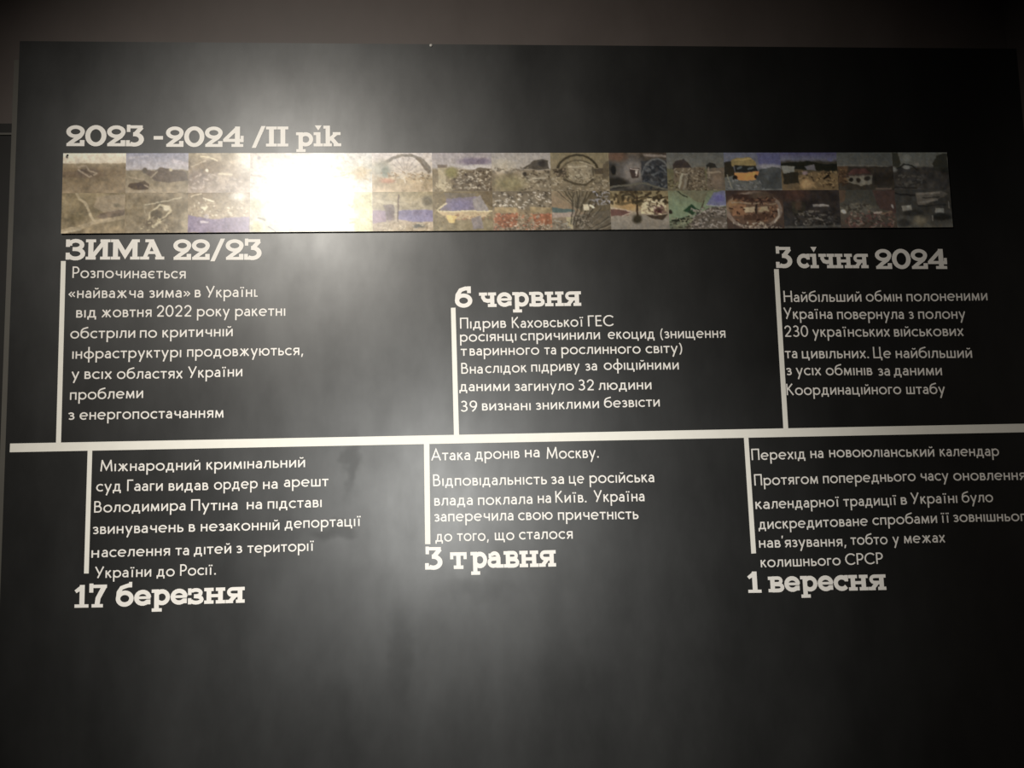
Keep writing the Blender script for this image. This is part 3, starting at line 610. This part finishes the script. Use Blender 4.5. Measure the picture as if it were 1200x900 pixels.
 ('collapsed corrugated roof panels with a teal strip', [('g', [(0, (134, 116, 88)), (.35, (136, 114, 86)), (1, (116, 104, 86))]), ('p', [(.16, 0), (1, 0), (1, .6), (.5, .55), (.42, .4)], (100, 88, 66)), ('f', .46, .5, .08, 1.1, 215, 300, 12, .03, (124, 112, 88)), ('f', .46, .5, .08, 1.1, 222, 306, 9, .02, (66, 58, 44)), ('s', .7, 0, 1, .35, 20, [(140, 134, 130), (60, 54, 44), (150, 146, 152)], .07), ('p', [(0, .42), (.38, .48), (.38, .54), (0, .56)], (80, 96, 92)), ('p', [(0, .56), (.38, .54), (.4, .66), (0, .7)], (150, 132, 118)), ('p', [(.24, .66), (.36, .68), (.34, 1), (.24, .9)], (160, 146, 108)), ('p', [(.36, .72), (.6, .56), (1, .5), (1, 1), (.36, 1)], (96, 86, 70)), ('f', .3, 1.3, .45, 1.2, 275, 345, 10, .03, (60, 54, 44)), ('f', .3, 1.3, .45, 1.2, 278, 348, 9, .02, (130, 120, 100)), ('s', .4, .62, .7, .95, 26, [(136, 124, 106), (72, 62, 50)], .05), ('p', [(.54, .33), (.63, .33), (.63, .5), (.54, .5)], (196, 182, 150)), ('l', [(.66, .38), (.7, .42)], .06, (220, 208, 176)), ('s', 0, .75, .3, 1, 14, [(140, 134, 120), (92, 84, 72)], .06)]),
 # column 9
 ('dark burnt hall with a round opening', [('g', [(0, (74, 64, 54)), (.3, (62, 58, 54)), (1, (66, 62, 56))]), ('n', 0, 0, 1, 1, 7, .25), ('e', .4, .5, .22, .36, (98, 92, 88), .8), ('e', .42, .5, .15, .24, (110, 102, 96), .5), ('p', [(.34, .4), (.52, .4), (.5, .66), (.38, .66)], (62, 50, 46)), ('l', [(.36, .42), (.5, .44), (.46, .6)], .03, (150, 136, 128)), ('e', .47, .5, .02, .06, (170, 160, 150)), ('e', .1, .8, .22, .14, (38, 36, 32), .5), ('p', [(.55, .24), (.8, .14), (1, .2), (1, .95), (.56, .8)], (54, 54, 56)), ('o', .82, .7, .26, .54, .04, (92, 92, 90), .6), ('s', .6, .3, 1, .9, 24, [(40, 42, 46), (84, 86, 88), (66, 68, 72)], .1), ('p', [(.6, .04), (1, .06), (1, .12), (.62, .1)], (120, 108, 98)), ('e', .14, .1, .16, .12, (92, 68, 52), .8), ('l', [(0, .9), (.6, .8), (1, .98)], .05, (88, 84, 72)), ('e', .07, .46, .04, .12, (24, 24, 18), .5)]),
 ('bare tree and wrecked building across an empty road', [('g', [(0, (118, 104, 70)), (.15, (132, 116, 78)), (.4, (150, 132, 94)), (.6, (130, 116, 96)), (.7, (126, 116, 102)), (1, (112, 104, 92))]), ('e', .3, .36, .2, .16, (150, 118, 68), .8), ('p', [(.52, .2), (.95, .2), (.95, .62), (.52, .6)], (176, 160, 122)), ('l', [(.44, 0), (.46, .4), (.45, .8)], .05, (58, 44, 30)), ('e', .45, .74, .08, .12, (54, 48, 34), .6), ('l', [(.6, .16), (.7, .02)], .04, (54, 44, 30)), ('l', [(.46, .18), (.6, .14), (.8, .22), (1, .14)], .03, (48, 40, 28)), ('s', 0, .02, 1, .34, 26, [(60, 50, 34), (90, 76, 48)], .14), ('l', [(.8, .24), (.78, .6)], .04, (50, 40, 30)), ('p', [(0, .48), (.34, .52), (.3, .64), (0, .66)], (96, 66, 58)), ('l', [(0, .44), (.38, .54), (.2, .66)], .025, (168, 148, 126)), ('p', [(.72, .42), (.9, .36), (.96, .6), (.76, .62)], (112, 84, 76)), ('e', .82, .54, .06, .08, (70, 40, 40), .5), ('p', [(.6, .64), (.98, .62), (.9, .76), (.7, .72)], (66, 54, 42)), ('s', .55, .25, .95, .6, 26, [(70, 56, 40), (196, 180, 144), (120, 100, 74)], .07)]),
 # column 10
 ('torn apartment blocks with slabs leaning in a yard', [('g', [(0, (80, 80, 76)), (.4, (92, 90, 82)), (.44, (88, 84, 56)), (1, (92, 84, 64))]), ('p', [(.1, .34), (.16, .22), (.3, .16), (.38, .3), (.44, .4), (.1, .44)], (54, 46, 42)), ('p', [(.68, .34), (.74, .26), (.84, .3), (.88, .4), (.7, .42)], (44, 42, 38)), ('p', [(.12, .42), (.66, .38), (.66, .9), (.3, .98), (.1, .9)], (94, 82, 64)), ('s', .12, .4, .68, .62, 28, [(132, 120, 100), (60, 50, 40)], .05), ('l', [(.26, .56), (.2, .92)], .06, (130, 124, 104)), ('l', [(.34, .58), (.28, .96)], .05, (112, 104, 88)), ('l', [(.38, .6), (.33, .92)], .03, (46, 38, 30)), ('p', [(.7, .42), (1, .4), (1, .98), (.68, .96)], (94, 82, 68)), ('l', [(.7, .52), (.92, .52)], .05, (128, 114, 94)), ('l', [(.72, .4), (.73, .66)], .03, (130, 116, 96)), ('s', .35, .6, .8, 1, 40, [(60, 50, 38), (128, 116, 94), (86, 76, 60)], .05), ('e', .86, .72, .1, .16, (108, 92, 76), .8), ('s', 0, .7, .2, 1, 10, [(60, 54, 36), (110, 104, 72)], .06)]),
 ('pale green ground with a dark green panel and a blue window', [('g', [(0, (96, 100, 76)), (.4, (104, 118, 90)), (.7, (98, 112, 86)), (1, (82, 82, 66))]), ('p', [(.2, 0), (.7, 0), (.62, .3), (.5, .3), (.3, .1)], (96, 94, 72)), ('p', [(.24, .52), (.4, .36), (.52, .5), (.4, .64)], (36, 60, 40)), ('l', [(.16, .02), (.33, .18)], .025, (44, 46, 36)), ('p', [(.66, .36), (.8, .05), (1, -.02), (1, .4), (.78, .42)], (92, 94, 124)), ('e', .88, .2, .09, .1, (84, 82, 134), .8), ('l', [(.66, .36), (.8, .41), (1, .39)], .025, (130, 128, 136)), ('l', [(.62, .26), (.56, .5), (.46, .66)], .03, (60, 54, 40)), ('p', [(.3, .9), (.46, .66), (.7, .44), (1, .42), (1, 1), (.26, 1)], (84, 76, 66)), ('s', .35, .45, 1, 1, 70, [(128, 118, 108), (50, 46, 42), (96, 86, 76), (140, 132, 124)], .06), ('p', [(.04, .76), (.36, .66), (.3, .82), (.06, .8)], (36, 38, 28)), ('s', .02, .7, .4, 1, 18, [(120, 120, 92), (48, 46, 36)], .06), ('e', .03, .56, .03, .06, (40, 36, 30), .5)]),
 # column 11
 ('yellow orange bus on a grey street', [('g', [(0, (78, 80, 96)), (.4, (84, 84, 92)), (.6, (74, 76, 72)), (1, (80, 80, 78))]), ('p', [(.58, 0), (1, 0), (1, .32), (.8, .38), (.62, .42)], (70, 70, 102)), ('e', .78, .38, .2, .08, (112, 110, 116), .8), ('p', [(0, .24), (.14, .22), (.2, .6), (0, .66)], (40, 36, 28)), ('p', [(.12, .2), (.22, .14), (.46, .14), (.56, .24), (.58, .36), (.14, .36)], (112, 96, 54)), ('p', [(.18, .34), (.56, .34), (.58, .5), (.2, .52)], (34, 34, 32)), ('l', [(.24, .42), (.3, .38)], .05, (78, 84, 84)), ('l', [(.42, .42), (.5, .4)], .05, (74, 80, 82)), ('p', [(.18, .54), (.6, .5), (.6, .62), (.54, .72), (.26, .74), (.18, .66)], (176, 108, 38)), ('e', .19, .67, .04, .06, (30, 26, 22), .4), ('e', .55, .64, .03, .05, (40, 32, 26), .4), ('p', [(.62, .46), (.84, .38), (1, .42), (1, .95), (.66, .96), (.56, .7)], (60, 62, 62)), ('n', .5, .4, 1, 1, 8, .16), ('s', .05, .74, .7, 1, 18, [(102, 102, 104), (66, 66, 64)], .06), ('l', [(.05, .6), (.12, .95)], .03, (110, 106, 88)), ('l', [(.2, .2), (.48, .18)], .03, (142, 120, 66))]),
 ('burnt out interior framed by a scorched opening', [('g', [(0, (50, 38, 34)), (.5, (70, 52, 40)), (1, (60, 48, 42))]), ('e', .48, .5, .46, .48, (84, 62, 46), .3), ('o', .48, .52, .46, .46, .07, (104, 88, 76)), ('p', [(.12, .1), (.8, .08), (.86, .3), (.14, .3)], (52, 36, 30)), ('e', .62, .14, .2, .1, (70, 56, 44), .7), ('e', .14, .4, .12, .16, (112, 82, 48), .8), ('p', [(.1, .4), (.34, .36), (.34, .66), (.1, .68)], (112, 78, 50)), ('p', [(.3, .44), (.5, .42), (.5, .58), (.32, .58)], (140, 122, 94)), ('p', [(.56, .44), (.76, .42), (.76, .56), (.56, .58)], (130, 114, 84)), ('l', [(.53, .3), (.52, .6)], .04, (36, 28, 22)), ('l', [(.1, .32), (.86, .36)], .03, (120, 100, 78)), ('p', [(.3, .64), (.8, .6), (.7, .78), (.3, .78)], (66, 46, 34)), ('s', .1, .2, .9, .9, 34, [(44, 28, 22), (118, 80, 52), (90, 62, 44)], .07), ('s', .1, .84, .95, 1, 26, [(140, 128, 110), (60, 48, 40)], .06), ('l', [(.9, .5), (.92, .66), (.84, .84)], .05, (138, 126, 112))]),
 # column 12
 ('yellow rubble slope below dark trees and a violet sky', [('g', [(0, (58, 56, 84)), (.18, (76, 76, 92)), (.26, (50, 46, 38)), (.6, (72, 60, 40)), (1, (84, 68, 46))]), ('p', [(0, .28), (.2, .26), (.5, .22), (.7, .3), (1, .3), (1, .52), (.5, .46), (0, .4)], (28, 28, 22)), ('p', [(0, .34), (.24, .38), (.24, .5), (.04, .56)], (96, 96, 90)), ('p', [(.42, .36), (.6, .32), (.62, .48), (.46, .46)], (84, 80, 84)), ('p', [(.02, .56), (.3, .5), (.34, .8), (.04, .84)], (38, 34, 26)), ('p', [(.3, .6), (.6, .52), (1, .56), (1, .98), (.3, .98)], (92, 74, 46)), ('s', .3, .5, 1, .95, 34, [(120, 98, 62), (46, 36, 24), (84, 66, 42)], .07), ('e', .44, .84, .12, .12, (134, 106, 66), .7), ('l', [(.76, .7), (.84, .6)], .05, (20, 18, 14)), ('e', .42, .54, .05, .05, (110, 92, 96), .7), ('e', .88, .18, .05, .06, (70, 70, 100), .7)]),
 ('dark interior with a white lamp over rubble', [('g', [(0, (40, 34, 32)), (.3, (38, 33, 32)), (1, (42, 40, 38))]), ('e', .2, .1, .24, .18, (52, 36, 30), .9), ('p', [(.14, .3), (.4, .3), (.38, .66), (.16, .66)], (44, 40, 32)), ('e', .27, .4, .06, .14, (62, 48, 38), .9), ('p', [(.52, .38), (.8, .37), (.8, .43), (.53, .44)], (104, 98, 94)), ('p', [(.44, .52), (.6, .56), (.5, .62), (.45, .6)], (84, 78, 72)), ('s', .2, .55, .95, .95, 40, [(68, 64, 60), (28, 26, 24), (84, 80, 74)], .06), ('l', [(.56, .74), (.68, .8)], .03, (96, 90, 84)), ('l', [(0, .98), (1, .94)], .05, (62, 60, 56)), ('n', 0, 0, 1, 1, 9, .15)]),
 # column 13
 ('red roofed pale building under an overcast sky', [('g', [(0, (56, 58, 56)), (.34, (62, 62, 58)), (.4, (40, 34, 28)), (1, (42, 38, 32))]), ('l', [(0, .36), (.5, .34), (1, .38)], .03, (74, 72, 66)), ('p', [(0, .38), (.2, .36), (.12, .8), (0, .84)], (62, 46, 30)), ('p', [(.16, .6), (.28, .44), (.5, .42), (.6, .56)], (60, 38, 34)), ('p', [(.14, .62), (.62, .6), (.6, .84), (.4, .9), (.18, .8)], (82, 78, 68)), ('e', .23, .72, .04, .06, (26, 24, 20), .4), ('e', .36, .74, .04, .07, (32, 28, 24), .4), ('e', .52, .7, .06, .06, (36, 32, 28), .4), ('l', [(.15, .62), (.62, .6)], .03, (60, 50, 46)), ('p', [(.66, .4), (1, .36), (1, .9), (.64, .86)], (36, 32, 28)), ('l', [(.68, .96), (.94, .96)], .04, (68, 56, 48)), ('n', 0, .4, 1, 1, 9, .16), ('s', 0, .4, .2, .9, 12, [(86, 66, 40), (44, 32, 22)], .07)]),
 ('red brick debris below a grey wall', [('g', [(0, (48, 47, 42)), (.4, (52, 50, 44)), (.45, (60, 56, 48)), (1, (52, 44, 38))]), ('p', [(.6, 0), (1, 0), (1, .6), (.7, .5)], (54, 40, 36)), ('p', [(0, 0), (.12, 0), (.08, .3), (0, .34)], (62, 48, 36)), ('e', .34, .5, .22, .16, (66, 62, 54), .7), ('s', .05, .38, .6, .6, 20, [(76, 72, 62), (44, 40, 34)], .08), ('s', .1, .6, .95, .98, 50, [(84, 58, 50), (40, 32, 28), (94, 82, 72), (66, 42, 38)], .07), ('e', .06, .56, .05, .05, (134, 126, 112), .5), ('l', [(.6, .62), (.74, .58)], .05, (116, 104, 96)), ('l', [(.74, .62), (.92, .58)], .04, (84, 66, 50)), ('e', .94, .44, .02, .06, (112, 106, 102), .5)]),
 # column 14
 ('dark trees before a grey sky over a wreck', [('g', [(0, (62, 64, 60)), (.36, (66, 66, 62)), (.42, (36, 34, 32)), (1, (42, 40, 38))]), ('p', [(-.05, 0), (.1, 0), (.15, .3), (.1, .4), (-.05, .36)], (34, 34, 28)), ('p', [(.72, .3), (.8, .1), (.92, .02), (1, .04), (1, .55), (.74, .46)], (34, 34, 29)), ('e', .26, .14, .06, .1, (76, 78, 74), .8), ('l', [(.0, .46), (.1, .42), (.2, .32), (.34, .34), (.42, .46)], .04, (24, 24, 22)), ('e', .24, .4, .06, .05, (86, 86, 82), .6), ('e', .02, .46, .05, .07, (74, 74, 70), .7), ('e', .44, .32, .04, .05, (78, 76, 72), .8), ('n', 0, .4, 1, 1, 9, .18), ('l', [(0, .92), (.4, .96)], .04, (28, 26, 24)), ('s', .1, .6, .6, .9, 16, [(54, 52, 48), (32, 30, 28)], .08)]),
 ('stacked slabs and a pale box on dark ground', [('g', [(0, (40, 39, 37)), (.5, (38, 37, 34)), (1, (56, 54, 48))]), ('l', [(0, .1), (.35, .16)], .05, (24, 23, 22)), ('p', [(.36, .08), (.85, .04), (.96, .12), (.7, .3), (.4, .44)], (62, 58, 52)), ('l', [(.4, .12), (.8, .08)], .05, (80, 75, 68)), ('l', [(.5, .22), (.8, .2)], .03, (36, 34, 30)), ('l', [(.44, .34), (.75, .26)], .05, (76, 72, 66)), ('l', [(.4, .44), (.9, .4)], .04, (28, 27, 25)), ('p', [(.1, .44), (.28, .4), (.28, .54), (.12, .58)], (78, 76, 70)), ('e', .22, .44, .03, .03, (100, 98, 90), .5), ('e', .3, .62, .18, .08, (28, 28, 27), .6), ('p', [(.7, .5), (.86, .5), (.86, .64), (.7, .62)], (80, 80, 76)), ('e', .82, .72, .18, .1, (24, 24, 22), .5), ('l', [(.64, .68), (.65, .82)], .025, (96, 92, 84)), ('e', .42, .82, .1, .12, (72, 66, 52), .8), ('e', .12, .88, .12, .1, (34, 33, 31), .6), ('l', [(.95, .3), (.96, .5)], .03, (72, 70, 66)), ('n', 0, 0, 1, 1, 9, .12)]),
]
# what the camera saw of each column: the light on it and the sheen over it, taken out again to leave the ink itself
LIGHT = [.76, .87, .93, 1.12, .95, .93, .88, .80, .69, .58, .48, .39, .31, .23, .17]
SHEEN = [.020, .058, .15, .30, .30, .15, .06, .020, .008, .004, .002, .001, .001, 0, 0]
NP = 15
SX0 = (at(74.8, 179.5).x + at(73.8, 271).x) / 2
SX1 = (at(1110.5, 181).x + at(1113.0, 270).x) / 2
SZ1 = (at(75, 179.4).z + at(1110, 181).z) / 2
SZ0 = (at(74, 271.3).z + at(1113, 270.0).z) / 2
BT = 0.009
banner = tag(empty('photo_banner', (SX0, 0, SZ0)), 'long glossy strip of thirty small photographs in two rows across the black wall', 'photo strip')
bd = box('backing_board', 0.0, SX1 - SX0, -BT, -0.002, 0.0, SZ1 - SZ0, M_BOARD, banner)
TW = (SX1 - SX0) / NP; TH = (SZ1 - SZ0) / 2
for i in range(NP):
    for r in range(2):
        text, ops = PRINTS[i * 2 + r]
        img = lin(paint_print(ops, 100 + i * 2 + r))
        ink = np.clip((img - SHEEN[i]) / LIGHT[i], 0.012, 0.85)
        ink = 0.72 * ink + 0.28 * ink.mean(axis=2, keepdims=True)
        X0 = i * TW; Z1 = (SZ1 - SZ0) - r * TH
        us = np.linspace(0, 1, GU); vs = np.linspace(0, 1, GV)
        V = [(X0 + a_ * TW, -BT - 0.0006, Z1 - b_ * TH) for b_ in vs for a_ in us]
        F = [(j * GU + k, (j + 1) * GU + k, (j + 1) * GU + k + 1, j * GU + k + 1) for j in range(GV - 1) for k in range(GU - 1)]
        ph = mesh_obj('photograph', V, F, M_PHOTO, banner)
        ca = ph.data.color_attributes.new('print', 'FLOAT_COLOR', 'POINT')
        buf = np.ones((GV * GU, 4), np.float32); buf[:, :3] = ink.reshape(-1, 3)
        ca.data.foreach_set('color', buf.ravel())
        ph['label'] = text

# ------------------------------------------------------------------ fixings
def disc(name, c, r, h, mat, parent=None, loc=(0, 0, 0), n=14):
    """a small domed nail or screw head on the wall side y = c.y, towards the room"""
    V, F = [], []
    rings = [(1.0, 0.0), (1.0, 0.45), (0.72, 0.85), (0.3, 1.0)]
    for f, d in rings:
        V += [(c[0] + r * f * math.cos(2 * math.pi * k / n), c[1] - h * d, c[2] + r * f * math.sin(2 * math.pi * k / n)) for k in range(n)]
    for q in range(len(rings) - 1):
        F += [(q * n + k, q * n + (k + 1) % n, (q + 1) * n + (k + 1) % n, (q + 1) * n + k) for k in range(n)]
    F.append(tuple((len(rings) - 1) * n + k for k in range(n)))
    o = mesh_obj(name, V, F, mat, parent); o.location = loc
    return o
p = at(79.5, 182.0, -BT)
disc('screw', (p.x - SX0, -BT - 0.0006, p.z - SZ0), 0.0035, 0.002, M_DARK, banner)
p = at(505.0, 53.5)
tag(disc('nail', (0, 0, 0), 0.006, 0.006, M_STEEL, None, (p.x, 0.0, p.z)), 'tiny bright nail head at the top edge of the black wall', 'nail')
